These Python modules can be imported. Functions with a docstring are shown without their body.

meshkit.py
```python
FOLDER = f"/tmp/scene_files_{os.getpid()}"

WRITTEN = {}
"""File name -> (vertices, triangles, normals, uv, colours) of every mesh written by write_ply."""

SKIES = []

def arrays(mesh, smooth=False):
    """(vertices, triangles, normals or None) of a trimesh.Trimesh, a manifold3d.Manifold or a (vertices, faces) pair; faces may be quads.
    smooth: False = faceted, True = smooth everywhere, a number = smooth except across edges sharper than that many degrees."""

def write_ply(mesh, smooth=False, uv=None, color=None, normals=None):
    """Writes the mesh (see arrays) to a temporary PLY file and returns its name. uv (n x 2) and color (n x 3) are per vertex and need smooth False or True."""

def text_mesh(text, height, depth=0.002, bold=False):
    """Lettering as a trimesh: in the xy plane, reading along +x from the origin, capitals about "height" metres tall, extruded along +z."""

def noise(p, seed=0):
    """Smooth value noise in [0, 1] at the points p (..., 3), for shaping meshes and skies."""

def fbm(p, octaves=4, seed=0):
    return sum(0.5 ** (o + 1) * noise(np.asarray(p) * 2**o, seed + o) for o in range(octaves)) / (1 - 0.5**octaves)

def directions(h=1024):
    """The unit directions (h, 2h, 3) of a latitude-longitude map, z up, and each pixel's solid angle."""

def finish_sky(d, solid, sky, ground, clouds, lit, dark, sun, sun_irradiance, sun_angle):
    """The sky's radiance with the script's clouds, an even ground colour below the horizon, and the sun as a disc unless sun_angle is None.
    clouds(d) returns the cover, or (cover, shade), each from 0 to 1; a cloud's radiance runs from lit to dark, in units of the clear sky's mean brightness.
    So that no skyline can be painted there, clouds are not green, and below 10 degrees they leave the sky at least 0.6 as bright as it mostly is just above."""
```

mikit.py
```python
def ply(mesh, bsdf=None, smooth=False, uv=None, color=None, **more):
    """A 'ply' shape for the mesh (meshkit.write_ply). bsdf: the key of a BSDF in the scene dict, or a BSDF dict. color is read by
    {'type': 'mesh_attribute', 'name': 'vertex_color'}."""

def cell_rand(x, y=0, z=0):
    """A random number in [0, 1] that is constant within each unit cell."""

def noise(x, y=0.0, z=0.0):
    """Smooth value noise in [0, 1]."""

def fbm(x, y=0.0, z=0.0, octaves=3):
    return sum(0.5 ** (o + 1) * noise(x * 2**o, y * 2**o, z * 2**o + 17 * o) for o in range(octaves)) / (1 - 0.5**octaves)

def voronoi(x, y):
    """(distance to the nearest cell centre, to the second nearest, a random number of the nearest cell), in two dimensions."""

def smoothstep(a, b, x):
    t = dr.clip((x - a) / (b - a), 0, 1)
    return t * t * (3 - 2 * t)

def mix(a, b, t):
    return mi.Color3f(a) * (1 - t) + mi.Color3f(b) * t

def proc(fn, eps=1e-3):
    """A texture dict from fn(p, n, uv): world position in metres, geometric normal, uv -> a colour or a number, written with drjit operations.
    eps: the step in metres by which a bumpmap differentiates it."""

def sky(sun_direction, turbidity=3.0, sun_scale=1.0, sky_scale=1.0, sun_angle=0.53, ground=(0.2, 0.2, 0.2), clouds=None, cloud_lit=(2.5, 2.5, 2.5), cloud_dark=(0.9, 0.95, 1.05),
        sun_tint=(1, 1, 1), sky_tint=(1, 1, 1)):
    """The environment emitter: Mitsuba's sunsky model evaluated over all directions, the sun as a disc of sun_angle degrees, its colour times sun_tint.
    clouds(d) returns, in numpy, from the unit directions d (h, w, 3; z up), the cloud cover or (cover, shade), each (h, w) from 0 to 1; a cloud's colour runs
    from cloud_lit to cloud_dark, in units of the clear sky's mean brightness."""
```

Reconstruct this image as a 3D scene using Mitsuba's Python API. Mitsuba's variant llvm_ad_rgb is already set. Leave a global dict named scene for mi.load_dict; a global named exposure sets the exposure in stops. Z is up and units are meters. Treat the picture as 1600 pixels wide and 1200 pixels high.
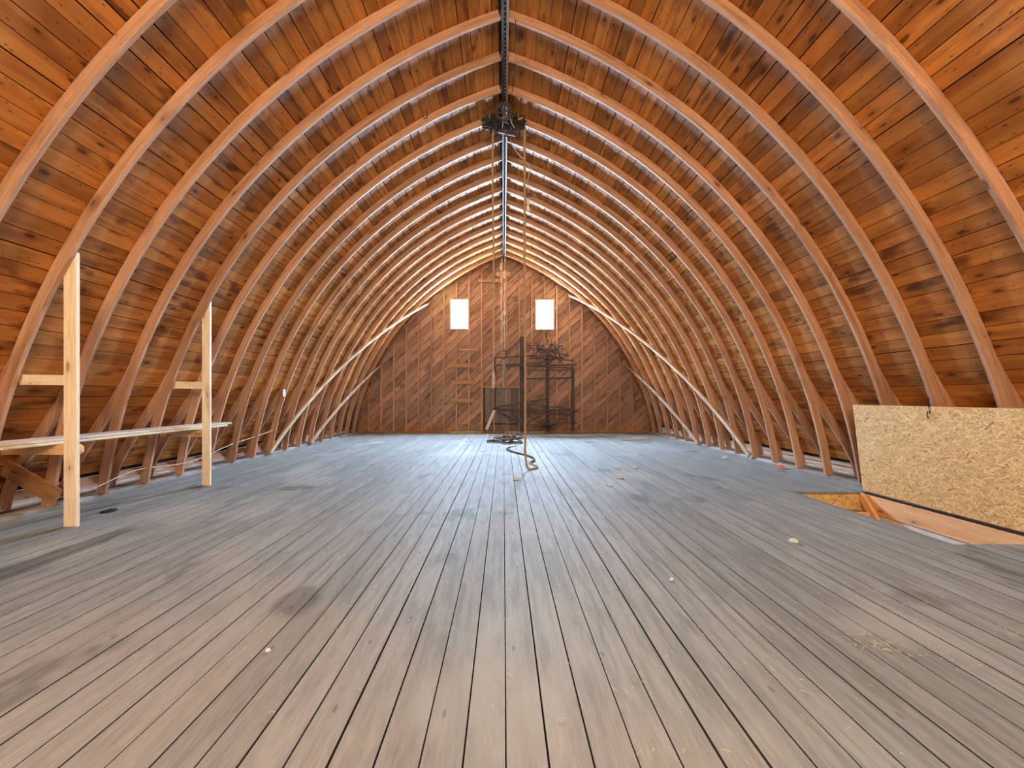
import math, random
import numpy as np, trimesh
import drjit as dr
import mitsuba as mi
import mikit
from mikit import proc, noise, fbm, voronoi, cell_rand, smoothstep, mix
from shapely.geometry import Polygon, box as sbox, LineString
from shapely import affinity

random.seed(7)
rng = np.random.default_rng(7)
T = mi.ScalarTransform4f
scene, labels = {}, {}

# ------------------------------------------------------------------ camera, light, exposure
F, VX, VY, EYE = 705.0, 787.0, 620.0, 1.13          # focal length and vanishing point in the 1600 x 1200 frame, eye height
exposure = -0.82
scene['camera'] = {'type': 'perspective', 'fov': math.degrees(2 * math.atan(800 / F)), 'fov_axis': 'x', 'near_clip': 0.05, 'far_clip': 500.0,
                   'principal_point_offset_x': (800 - VX) / 1600, 'principal_point_offset_y': (600 - VY) / 1200,
                   'to_world': T().look_at(origin=[0, 0, EYE], target=[0, 1, EYE], up=[0, 0, 1])}
scene['sky'] = mikit.sky((0.3, -0.5, 0.75), turbidity=4.0, sun_scale=0.0, sky_scale=8.0, ground=(0.35, 0.35, 0.33),
                         clouds=lambda d: np.ones(d.shape[:2]), cloud_lit=(1.0, 1.0, 1.0), cloud_dark=(0.9, 0.9, 0.95))
FAR_LIGHT = [690.0, 940.0, 1210.0]                          # daylight in the two panes of the far gable: cool
NEAR_FILL = [76.0, 54.0, 32.0]                        # warm fill light added in the unseen panes of the gable behind the camera

# ------------------------------------------------------------------ the vault's curve
CX, CZ, R = 2.086, -0.904, 6.657                       # right half: circle about (-CX, CZ); left half mirrored
RIB_D, RIB_W = 0.102, 0.046
FAR_Y, NEAR_Y, SILL_X = 14.32, -2.2, 4.57
ARCH_Y = [3.26 + 0.61 * k for k in range(18)]


def vault_x(z, r=R):
    return -CX + math.sqrt(max(r * r - (z - CZ) ** 2, 0))


def vault_z(x, r=R):
    return CZ + math.sqrt(r * r - (x + CX) ** 2)


def px(x, y, depth):
    """The point at this depth that the pixel shows."""
    return np.array([(x - VX) * depth / F, depth, EYE + (VY - y) * depth / F])


def on_floor(x, y, z=0.0):
    return px(x, y, F * (EYE - z) / (y - VY))


# ------------------------------------------------------------------ materials
def wood(pale, mid, dark, tone=0.35, knots=0.45, grain=22.0, streak=0.5, dirt=0.0, dirt_col=(0.2, 0.18, 0.16), lam=0.0, specks=0.35):
    """Colour of a sawn board: u runs along the grain, v across it, each board in a 40 m cell of its own."""
    def fn(p, n, uv):
        u, v = uv.x, uv.y
        iu, iv = dr.floor(u / 40), dr.floor(v / 40)
        t, w = cell_rand(iu, iv, 1), cell_rand(iu, iv, 2)
        g = fbm(u * 1.1, v * grain, 3.0 + w, octaves=3)
        f = noise(u * 7, v * 190)
        d1, _, kk = voronoi(u * 2.3, v * 6.5)
        col = mix(mix(pale, mid, smoothstep(0.25, 0.7, g)), dark, smoothstep(0.52, 0.85, fbm(u * 2.2, v * grain * 0.8, 9.0 + w, octaves=2)) * streak)
        col = col * (0.88 + 0.24 * f)
        has = smoothstep(1 - knots, 1 - knots + 0.03, kk)
        size = 0.035 + 0.10 * cell_rand(kk * 9000.0, 3)
        ring = smoothstep(0.32, 0.10, d1) * has
        col = mix(col, mi.Color3f(dark) * 0.9, ring * (0.15 + 0.30 * noise(d1 * 50.0, u * 9)))
        col = mix(col, mi.Color3f(dark) * 0.35, smoothstep(size, size * 0.55, d1) * has * 0.75)
        d2, _, k2 = voronoi(u * 9.0 + 3.3, v * 26.0)
        col = mix(col, mi.Color3f(dark) * 0.4, smoothstep(0.16, 0.06, d2) * smoothstep(0.80, 0.84, k2) * specks)
        mark = smoothstep(0.60, 0.80, fbm(u * 3.1 + 5.0, v * 9.0, 21.0 + w, octaves=3))
        col = mix(col, mi.Color3f(dark) * 0.55, mark * specks)
        col = col * (1 - tone * 0.5 + tone * t)
        if lam:
            s = v / lam
            line = smoothstep(0.06, 0.0, dr.abs(s - dr.round(s)))
            col = col * (1 - 0.28 * line)
        if dirt:
            col = mix(col, mi.Color3f(dirt_col), dirt * smoothstep(0.45, 0.75, fbm(p.x * 1.7, p.y * 1.7, p.z * 1.7, octaves=3)))
        return col
    return proc(fn)


def principled(col, rough=0.6, spec=0.4, **k):
    return {'type': 'principled', 'base_color': col if isinstance(col, dict) else {'type': 'rgb', 'value': list(col)}, 'roughness': rough, 'specular': spec, **k}


def floor_colour(p, n, uv):
    u, v = uv.x, uv.y
    iu, iv = dr.floor(u / 40), dr.floor(v / 40)
    t = cell_rand(iu, iv, 1)
    g = fbm(u * 3.5, v * 40, 5.0, octaves=4)
    f = noise(u * 22, v * 240)
    big = fbm(p.x * 0.75 + 3.0, p.y * 0.75, 1.0, octaves=4)
    col = mix((0.262, 0.315, 0.338), (0.202, 0.240, 0.257), smoothstep(0.3, 0.72, g))
    worn = smoothstep(0.50, 0.66, big + (3.1 - p.y) * 0.15 - dr.abs(p.x + 0.2) * 0.035)
    rings = 0.5 + 0.5 * dr.sin(60.0 * v + 9.0 * fbm(u * 1.2, v * 9, 2.0, octaves=2) * 6)
    col = mix(col, mix((0.315, 0.335, 0.345), (0.225, 0.230, 0.230), 0.55 * g + 0.3 * rings), 0.75 * worn)
    col = col * (0.90 + 0.20 * f) * (0.88 + 0.24 * t)
    dust = smoothstep(0.60, 0.78, fbm(p.x * 1.6 + 7.0, p.y * 0.9 + 2.0, 4.0, octaves=4))
    col = mix(col, (0.36, 0.41, 0.42), 0.6 * dust)
    drk = smoothstep(0.66, 0.80, fbm(p.x * 2.6 + 1.0, p.y * 1.6 + 9.0, 8.0, octaves=4))
    col = col * (1 - 0.38 * drk)
    d1, _, kk = voronoi(u * 2.4, v * 7.0)
    col = col * (1 - 0.35 * smoothstep(0.07, 0.03, d1) * smoothstep(0.72, 0.77, kk))
    dark_patch = smoothstep(1.0, 0.75, dr.sqrt(dr.square((p.x + 3.2) / 0.16) + dr.square((p.y - 3.05) / 1.1)) + 0.25 * noise(p.x * 20, p.y * 6))
    dark_patch = dr.maximum(dark_patch, 0.8 * smoothstep(1.0, 0.8, dr.sqrt(dr.square((p.x + 2.58) / 0.30) + dr.square((p.y - 5.6) / 0.22)) + 0.4 * noise(p.x * 12, p.y * 12)))
    col = col * (1 - 0.45 * dark_patch)  # darkens one long and one round patch of the boards
    col = dr.select(dr.abs(n.x) > 0.3, col * 0.15, col)            # plank sides darkened in the colour so the joints read as shaded
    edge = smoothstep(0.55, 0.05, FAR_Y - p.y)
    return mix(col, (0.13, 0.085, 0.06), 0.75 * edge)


def osb_colour(p, n, uv):
    """Pressed chips: each chip an oriented rectangle of its own tone, the later layers on top."""
    col = mi.Color3f(0.50, 0.31, 0.13) * (0.8 + 0.4 * noise(uv.x * 60, uv.y * 60))
    for k, (size, ln, wd) in enumerate([(0.038, 0.055, 0.009), (0.026, 0.034, 0.0050), (0.033, 0.050, 0.0070)]):
        x, y = uv.x / size + 7.7 * k, uv.y / size + 3.1 * k
        best, tone, rim = mi.Float(-1), mi.Float(0), mi.Float(1)
        for a in (-1, 0, 1):
            for b in (-1, 0, 1):
                cx, cy = dr.floor(x) + a, dr.floor(y) + b
                dx, dy = (cx + cell_rand(cx, cy, 11 + k) - x) * size, (cy + cell_rand(cx, cy, 21 + k) - y) * size
                th = (cell_rand(cx, cy, 31 + k) - 0.5) * 2.1
                c, s = dr.cos(th), dr.sin(th)
                e = dr.maximum(dr.abs(dx * c + dy * s) / ln, dr.abs(dy * c - dx * s + 0.002 * noise(uv.x * 90, uv.y * 90)) / wd)
                pr = cell_rand(cx, cy, 41 + k)
                hit = (e < 1) & (pr > best)
                best = dr.select(hit, pr, best)
                tone = dr.select(hit, cell_rand(cx, cy, 51 + k), tone)
                rim = dr.select(hit, e, rim)
        tint = mix((0.66, 0.42, 0.17), (0.92, 0.69, 0.35), tone)
        tint = dr.select(tone > 0.985, mi.Color3f(0.46, 0.21, 0.10), tint)
        col = dr.select(best > 0.25, tint * (1 - 0.42 * smoothstep(0.75, 1.0, rim)), col)
    return col * (0.85 + 0.3 * fbm(uv.x * 25, uv.y * 70, octaves=2))


def speckle(a, b, s):
    return proc(lambda p, n, uv: mix(a, b, fbm(p.x * s, p.y * s, p.z * s, octaves=3)))


B = {
    'mat_sheathing': principled(wood((0.54, 0.232, 0.058), (0.40, 0.146, 0.033), (0.13, 0.042, 0.011), tone=0.5, knots=0.42, grain=16, specks=0.75), 0.48, 0.18),
    'mat_rib': principled(wood((0.57, 0.355, 0.235), (0.44, 0.25, 0.155), (0.24, 0.11, 0.055), tone=0.28, knots=0.12, grain=30, lam=0.0312), 0.5, 0.3),
    'mat_gable': principled(wood((0.47, 0.295, 0.205), (0.35, 0.200, 0.135), (0.15, 0.082, 0.058), tone=0.65, knots=0.5, grain=14, specks=0.7), 0.6, 0.35),
    'mat_stud': principled(wood((0.60, 0.40, 0.27), (0.50, 0.31, 0.19), (0.28, 0.15, 0.09), tone=0.4, knots=0.3), 0.6, 0.35),
    'mat_grey_board': principled(wood((0.27, 0.24, 0.20), (0.20, 0.17, 0.14), (0.10, 0.08, 0.07), tone=0.4, knots=0.5), 0.7, 0.3),
    'mat_new_pine': principled(wood((0.92, 0.86, 0.70), (0.88, 0.78, 0.58), (0.66, 0.48, 0.30), tone=0.12, knots=0.42, streak=0.2, specks=0.2), 0.55, 0.4),
    'mat_well_pine': principled(wood((0.84, 0.55, 0.30), (0.78, 0.46, 0.22), (0.56, 0.28, 0.12), tone=0.15, knots=0.35, streak=0.3), 0.55, 0.4),
    'mat_brace': principled(wood((0.60, 0.47, 0.34), (0.50, 0.36, 0.24), (0.33, 0.21, 0.13), tone=0.25, knots=0.4), 0.55, 0.4),
    'mat_old_plank': principled(wood((0.52, 0.29, 0.14), (0.42, 0.22, 0.095), (0.24, 0.11, 0.05), tone=0.2, knots=0.3), 0.6, 0.35),
    'mat_white_plank': principled(wood((0.74, 0.76, 0.78), (0.66, 0.69, 0.71), (0.48, 0.47, 0.42), tone=0.15, knots=0.1, streak=0.3), 0.55, 0.4),
    'mat_edge_yellow': principled((0.62, 0.52, 0.22), 0.6, 0.3),
    'mat_sill': principled(wood((0.36, 0.35, 0.34), (0.27, 0.255, 0.24), (0.13, 0.11, 0.09), tone=0.3, knots=0.2, dirt=0.7, dirt_col=(0.5, 0.5, 0.5)), 0.75, 0.3),
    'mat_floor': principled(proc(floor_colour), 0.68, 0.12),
    'mat_osb': principled(proc(osb_colour), 0.6, 0.3),
    'mat_seam_dark': principled((0.035, 0.022, 0.015), 0.9, 0.1),
    'mat_eave_dirt': principled(speckle((0.05, 0.035, 0.028), (0.22, 0.16, 0.13), 14.0), 0.9, 0.2),
    'mat_ledge': principled(speckle((0.70, 0.52, 0.46), (0.78, 0.66, 0.58), 3.0), 0.7, 0.3),
    'mat_iron': principled(speckle((0.015, 0.014, 0.016), (0.06, 0.05, 0.05), 30.0), 0.6, 0.2),
    'mat_rust_iron': principled(speckle((0.022, 0.016, 0.018), (0.085, 0.06, 0.058), 18.0), 0.6, 0.4),
    'mat_green_iron': principled(speckle((0.012, 0.022, 0.015), (0.035, 0.055, 0.04), 30.0), 0.4, 0.5),
    'mat_steel': principled(speckle((0.22, 0.20, 0.19), (0.42, 0.38, 0.35), 40.0), 0.6, 0.3),
    'mat_flange': principled(speckle((0.20, 0.125, 0.095), (0.34, 0.24, 0.19), 40.0), 0.6, 0.3),
    'mat_rope': principled(speckle((0.33, 0.25, 0.17), (0.52, 0.42, 0.30), 90.0), 0.85, 0.2),
    'mat_dark_rope': principled(speckle((0.055, 0.045, 0.035), (0.16, 0.125, 0.09), 60.0), 0.85, 0.2),
    'mat_pale_rope': principled(speckle((0.55, 0.48, 0.38), (0.75, 0.69, 0.58), 90.0), 0.85, 0.2),
    'mat_wire': principled((0.05, 0.045, 0.04), 0.6, 0.3),
    'mat_pale_wire': principled((0.62, 0.58, 0.52), 0.6, 0.3),
    'mat_porcelain': principled((0.78, 0.75, 0.68), 0.3, 0.5),
    'mat_bulb': {'type': 'dielectric', 'int_ior': 1.12},
    'mat_frost': principled((0.82, 0.80, 0.74), 0.35, 0.5),
    'mat_fluff': principled((0.62, 0.80, 0.98), 0.95, 0.1),
    'mat_pink': principled(speckle((0.62, 0.20, 0.22), (0.75, 0.55, 0.55), 60.0), 0.9, 0.1),
    'mat_cloth': principled((0.03, 0.032, 0.034), 0.9, 0.1),
    'mat_straw': principled((0.60, 0.60, 0.50), 0.8, 0.2),
    'mat_paper': principled((0.86, 0.84, 0.80), 0.7, 0.2),
    'mat_window_frame': principled((0.50, 0.42, 0.34), 0.6, 0.3),
    'mat_pane': principled((0.02, 0.02, 0.02), 0.2, 0.3),
}
scene.update(B)

# ------------------------------------------------------------------ mesh helpers
_count = [0]


def cell():
    _count[0] += 1
    k = _count[0]
    return 40.0 * (k % 30) + 12.0, 40.0 * (k // 30 % 30) + 18.0


def unit(v):
    v = np.asarray(v, float)
    return v / np.linalg.norm(v)


def prism(rings, closed_caps=True, u=None, cellpos=None):
    """A swept profile: rings is (n, m, 3). Returns vertices, faces, uv, every face strip with edges of its own."""
    rings = np.asarray(rings, float)
    n, m, _ = rings.shape
    u0, v0 = cellpos or cell()
    if u is None:
        c = rings.mean(1)
        u = np.concatenate([[0], np.cumsum(np.linalg.norm(np.diff(c, axis=0), axis=1))])
    per = np.concatenate([[0], np.cumsum(np.linalg.norm(np.roll(rings[0], -1, 0) - rings[0], axis=1))])
    V, Fc, UV = [], [], []
    at = 0
    for j in range(m):
        a, b = rings[:, j], rings[:, (j + 1) % m]
        V += [a, b]
        UV += [np.stack([u0 + u, np.full(n, v0 + per[j])], 1), np.stack([u0 + u, np.full(n, v0 + per[j + 1])], 1)]
        i = np.arange(n - 1)
        Fc.append(np.stack([at + i, at + i + 1, at + n + i + 1], 1))
        Fc.append(np.stack([at + i, at + n + i + 1, at + n + i], 1))
        at += 2 * n
    if closed_caps:
        for end, flip in ((0, False), (n - 1, True)):
            V.append(rings[end])
            c = rings[end] - rings[end].mean(0)
            UV.append(np.stack([u0 + u[end] + 0.3 * c @ unit(c[0] + 1e-9), v0 + per[:m]], 1))
            fan = np.array([[at, at + k, at + k + 1] for k in range(1, m - 1)])
            Fc.append(fan[:, ::-1] if flip else fan)
            at += m
    v, f = np.vstack(V), np.vstack(Fc)
    # outward: the signed volume is positive
    vol = np.einsum('ij,ij->i', v[f[:, 0]], np.cross(v[f[:, 1]], v[f[:, 2]])).sum()
    return v, (f if vol > 0 else f[:, ::-1]), np.vstack(UV)


def profile(w, t, ch):
    a, b = w / 2, t / 2
    if ch <= 0:
        return np.array([(-a, -b), (a, -b), (a, b), (-a, b)])
    return np.array([(-a + ch, -b), (a - ch, -b), (a, -b + ch), (a, b - ch), (a - ch, b), (-a + ch, b), (-a, b - ch), (-a, -b + ch)])


def board(p0, p1, wdir, w, t, ch=0.003):
    """A straight sawn board from p0 to p1 (axis line), w wide along wdir, t thick."""
    p0, p1 = np.asarray(p0, float), np.asarray(p1, float)
    d = unit(p1 - p0)
    wd = np.asarray(wdir, float)
    wd = unit(wd - d * (wd @ d))
    td = np.cross(d, wd)
    pr = profile(w, t, ch)
    ring = lambda p: p + pr[:, :1] * wd + pr[:, 1:] * td
    return prism([ring(p0), ring(p1)])


def tube(points, r, sides=8, strands=0, pitch=0.12):
    p = np.asarray(points, float)
    n = len(p)
    tan = np.gradient(p, axis=0)
    tan /= np.linalg.norm(tan, axis=1, keepdims=True) + 1e-12
    a = np.cross(tan[0], [0, 0, 1.0] if abs(tan[0][2]) < 0.9 else [1.0, 0, 0])
    A = []
    for k in range(n):
        a = a - tan[k] * (a @ tan[k])
        a = unit(a)
        A.append(a)
    A = np.array(A)
    Bn = np.cross(tan, A)
    rr = np.broadcast_to(np.asarray(r, float), (n,))
    s = np.concatenate([[0], np.cumsum(np.linalg.norm(np.diff(p, axis=0), axis=1))])
    ang = np.arange(sides) * 2 * np.pi / sides
    rad = rr[:, None] * np.ones(sides)
    if strands:
        rad = rad * (1 + 0.16 * np.cos(strands * (ang[None] - 2 * np.pi * s[:, None] / pitch)))
    V = p[:, None] + rad[..., None] * (np.cos(ang)[None, :, None] * A[:, None] + np.sin(ang)[None, :, None] * Bn[:, None])
    i, j = np.meshgrid(np.arange(n - 1), np.arange(sides), indexing='ij')
    q = np.stack([i * sides + j, i * sides + (j + 1) % sides, (i + 1) * sides + (j + 1) % sides, (i + 1) * sides + j], -1).reshape(-1, 4)
    f = [q[:, [0, 1, 2]], q[:, [0, 2, 3]]]
    v = np.vstack([V.reshape(-1, 3), p[0], p[-1]])
    k = np.arange(sides)
    f.append(np.stack([(k + 1) % sides, k, k * 0 + n * sides], 1))
    f.append(np.stack([(n - 1) * sides + k, (n - 1) * sides + (k + 1) % sides, k * 0 + n * sides + 1], 1))
    m = trimesh.Trimesh(v, np.vstack(f), process=False)
    if m.volume < 0:
        m.invert()
    return m


def spline(pts, n=60):
    from scipy.interpolate import CubicSpline
    pts = np.asarray(pts, float)
    s = np.concatenate([[0], np.cumsum(np.linalg.norm(np.diff(pts, axis=0), axis=1))])
    return CubicSpline(s, pts)(np.linspace(0, s[-1], n))


def lathe(prof, sections=24):
    m = trimesh.creation.revolve(np.asarray(prof, float), sections=sections)
    if m.volume < 0:
        m.invert()
    return m


def place(m, loc=(0, 0, 0), rot=None):
    m = m.copy()
    if rot is not None:
        ang, ax = rot
        m.apply_transform(trimesh.transformations.rotation_matrix(ang, ax))
    m.apply_translation(loc)
    return m


def cbox(size, loc=(0, 0, 0), ch=0.004, rot=None):
    sx, sy, sz = size
    v, f, uv = board((-sx / 2, 0, 0), (sx / 2, 0, 0), (0, 1, 0), sy, sz, ch)
    return place(trimesh.Trimesh(v, f, process=False), loc, rot)


def join(*ms):
    return trimesh.util.concatenate(list(ms))


used = {}


def name(key):
    k = used.get(key, 0)
    used[key] = k + 1
    return key if k == 0 else f'{key}_{k:03d}'


def put(key, geo, mat, smooth=False, **more):
    """One entry of the scene; geo is (v, f, uv) or a trimesh."""
    key = name(key)
    if isinstance(geo, tuple):
        scene[key] = mikit.ply(geo[:2], mat, smooth=smooth, uv=geo[2], **more)
    else:
        scene[key] = mikit.ply(geo, mat, smooth=smooth, **more)
    return key


def merge(geos):
    V, Fc, UV, at = [], [], [], 0
    for v, f, uv in geos:
        V.append(v); Fc.append(f + at); UV.append(uv); at += len(v)
    return np.vstack(V), np.vstack(Fc), np.vstack(UV)


def thing(key, label, cat, group=None):
    key = name(key)
    labels[key] = {'label': label, 'category': cat}
    if group:
        labels[key]['group'] = group
    return key


def tag(key, label, cat, group=None):
    labels[key] = {'label': label, 'category': cat}
    if group:
        labels[key]['group'] = group
    return key


def structure(key, label=None, cat=None):
    labels[key] = {'kind': 'structure', 'label': label or key.replace('_', ' ')}
    if cat:
        labels[key]['category'] = cat


def flat_extrude(poly, y0, y1, udir=(1, 0), at=None):
    """A polygon of the x-z plane extruded from y0 to y1, uv along udir."""
    polys = [g for g in getattr(poly, 'geoms', [poly]) if g.area > 1e-5]
    out = []
    u0, v0 = at or cell()
    for g in polys:
        m = trimesh.creation.extrude_polygon(g, y1 - y0, engine='earcut')
        v = np.array(m.vertices)
        v = np.stack([v[:, 0], y0 + v[:, 2], v[:, 1]], 1)
        f = np.array(m.faces)[:, ::-1]
        d = np.array(udir, float)
        uu, vv = v[:, 0] * d[0] + v[:, 2] * d[1], -v[:, 0] * d[1] + v[:, 2] * d[0]
        out.append((v, f, np.stack([u0 + uu, v0 + vv + (v[:, 1] - y0)], 1)))
    return merge(out)


# ------------------------------------------------------------------ ceiling: dark outer shell, sheathing planks as its parts
def sheath_curve():
    """The inner face of the sheathing, right half, from the ridge down to the flared eave."""
    r = R + RIB_D
    a0 = math.atan2(CX, math.sqrt(r * r - CX * CX))
    a1 = math.pi / 2 - math.asin((1.55 - CZ) / r)
    pts = [(-CX + r * math.sin(a), CZ + r * math.cos(a)) for a in np.linspace(a0, a1, 160)]
    p0 = np.array(pts[-1]); t0 = np.array([math.cos(a1), -math.sin(a1)])
    p3 = np.array([5.015, 0.155]); t3 = unit([0.34, -1.0])
    p1, p2 = p0 + t0 * 0.45, p3 - t3 * 0.45
    for s in np.linspace(0, 1, 40)[1:]:
        pts.append(tuple((1 - s) ** 3 * p0 + 3 * (1 - s) ** 2 * s * p1 + 3 * (1 - s) * s * s * p2 + s ** 3 * p3))
    return np.array(pts)


SC = sheath_curve()
SS = np.concatenate([[0], np.cumsum(np.linalg.norm(np.diff(SC, axis=0), axis=1))])


def sc_at(s):
    return np.array([np.interp(s, SS, SC[:, 0]), np.interp(s, SS, SC[:, 1])])


structure('ceiling', 'vaulted plank roof of the loft')
tn = np.gradient(SC, axis=0); tn /= np.linalg.norm(tn, axis=1, keepdims=True)
outn = np.stack([-tn[:, 1], tn[:, 0]], 1)
outn *= np.sign((outn * np.array([1.0, 0.2])).sum(1, keepdims=True))
inner, outer = SC + outn * 0.024, SC + outn * 0.06
inner[0] = (0, inner[0][1]); outer[0] = (0, outer[0][1])
half = np.vstack([inner, outer[::-1]])
shell = [flat_extrude(Polygon(np.vstack([inner, (inner * [-1, 1])[::-1][:-1]][::-1] + []) if False else half), NEAR_Y - 0.05, FAR_Y + 0.1),
         flat_extrude(Polygon(half * [-1, 1]), NEAR_Y - 0.05, FAR_Y + 0.1)]
put('ceiling', merge(shell), 'mat_seam_dark')

PITCH = 0.1345
rows = int(SS[-1] / PITCH)
near_planks = []
SPLIT_Y = 2.35
for side in (1, -1):
    for k in range(rows):
        s0, s1 = k * PITCH + 0.012, (k + 1) * PITCH + 0.012
        gap = random.choice([0.003, 0.004, 0.005, 0.006, 0.009])
        a, b = sc_at(s0), sc_at(min(s1 - gap, SS[-1]))
        mid, wd = (a + b) / 2, unit(b - a)
        nrm = np.array([-wd[1], wd[0]])
        if nrm[0] < 0 or (nrm[0] < 0.05 and nrm[1] < 0):
            nrm = -nrm
        w = np.linalg.norm(b - a)
        def piece(y0, y1):
            out = random.uniform(-0.0015, 0.0035)
            c = mid + nrm * (0.011 + out)
            return board((side * c[0], y0, c[1]), (side * c[0], y1, c[1]), (side * wd[0], 0, wd[1]), w, 0.02, 0.002)
        near_planks.append(piece(NEAR_Y, SPLIT_Y - 0.004))
        n_cut = random.choice([1, 1, 1, 2])
        cuts = sorted(random.sample(ARCH_Y[2:15], n_cut))
        ys = [SPLIT_Y] + [c + RIB_W / 2 for c in cuts] + [FAR_Y + 0.02]
        for y0, y1 in zip(ys[:-1], ys[1:]):
            put('ceiling__plank', piece(y0 + 0.0015, y1 - 0.0015), 'mat_sheathing')
labels['ceiling__near_planks'] = {'kind': 'stuff', 'label': 'roof planks above and behind the camera'}
put('ceiling__near_planks', merge(near_planks), 'mat_sheathing')

# ------------------------------------------------------------------ floor
HX0, HX1, HY0, HY1 = 3.45, 4.30, 3.46, 5.38            # the stair opening
structure('floor', 'worn grey plank floor of the loft')
FP = Polygon([(-4.62, NEAR_Y), (4.62, NEAR_Y), (4.62, FAR_Y), (-4.62, FAR_Y)]).difference(sbox(HX0, HY0, HX1, HY1))
m = trimesh.creation.extrude_polygon(FP, 0.03, engine='earcut'); m.apply_translation((0, 0, -0.056))
put('floor', m, 'mat_seam_dark')
FPITCH = 0.1365
frows = int(2 * 4.53 / FPITCH)
near_floor = []
labels['floor__near_planks'] = {'kind': 'stuff', 'label': 'floor planks under and behind the camera'}


def floor_piece(x0, x1, y0, y1):
    z = random.uniform(-0.0016, 0.0)
    return board(((x0 + x1) / 2, y0, z - 0.0125), ((x0 + x1) / 2, y1, z - 0.0125), (1, 0, 0), x1 - x0, 0.025, 0.0018)


XS = [-4.53]
while XS[-1] < 4.50:
    XS.append(XS[-1] + FPITCH * random.uniform(0.96, 1.04))
off = min(XS, key=lambda q: abs(q - 0.008))
XS = [q - off + 0.008 for q in XS]
for x0, x1 in zip(XS[:-1], XS[1:]):
    x1 = x1 - random.choice([0.0018, 0.0022, 0.0028, 0.0038, 0.0055])
    near_floor.append(floor_piece(x0, x1, NEAR_Y, 1.2))
    spans = [(1.203, FAR_Y)]
    if x1 > HX0 + 0.01 and x0 < HX1 - 0.01:
        if x0 < HX0:
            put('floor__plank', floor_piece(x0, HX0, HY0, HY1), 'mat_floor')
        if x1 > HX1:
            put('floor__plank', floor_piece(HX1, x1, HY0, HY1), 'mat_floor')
        spans = [(1.203, HY0), (HY1, FAR_Y)]
    for a, b in spans:
        y = a
        while y < b - 0.01:
            L = random.uniform(3.0, 5.6)
            e = y + L if b - (y + L) > 1.2 else b
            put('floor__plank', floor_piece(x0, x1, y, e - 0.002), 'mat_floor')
            y = e
put('floor__near_planks', merge(near_floor), 'mat_floor')

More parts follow.
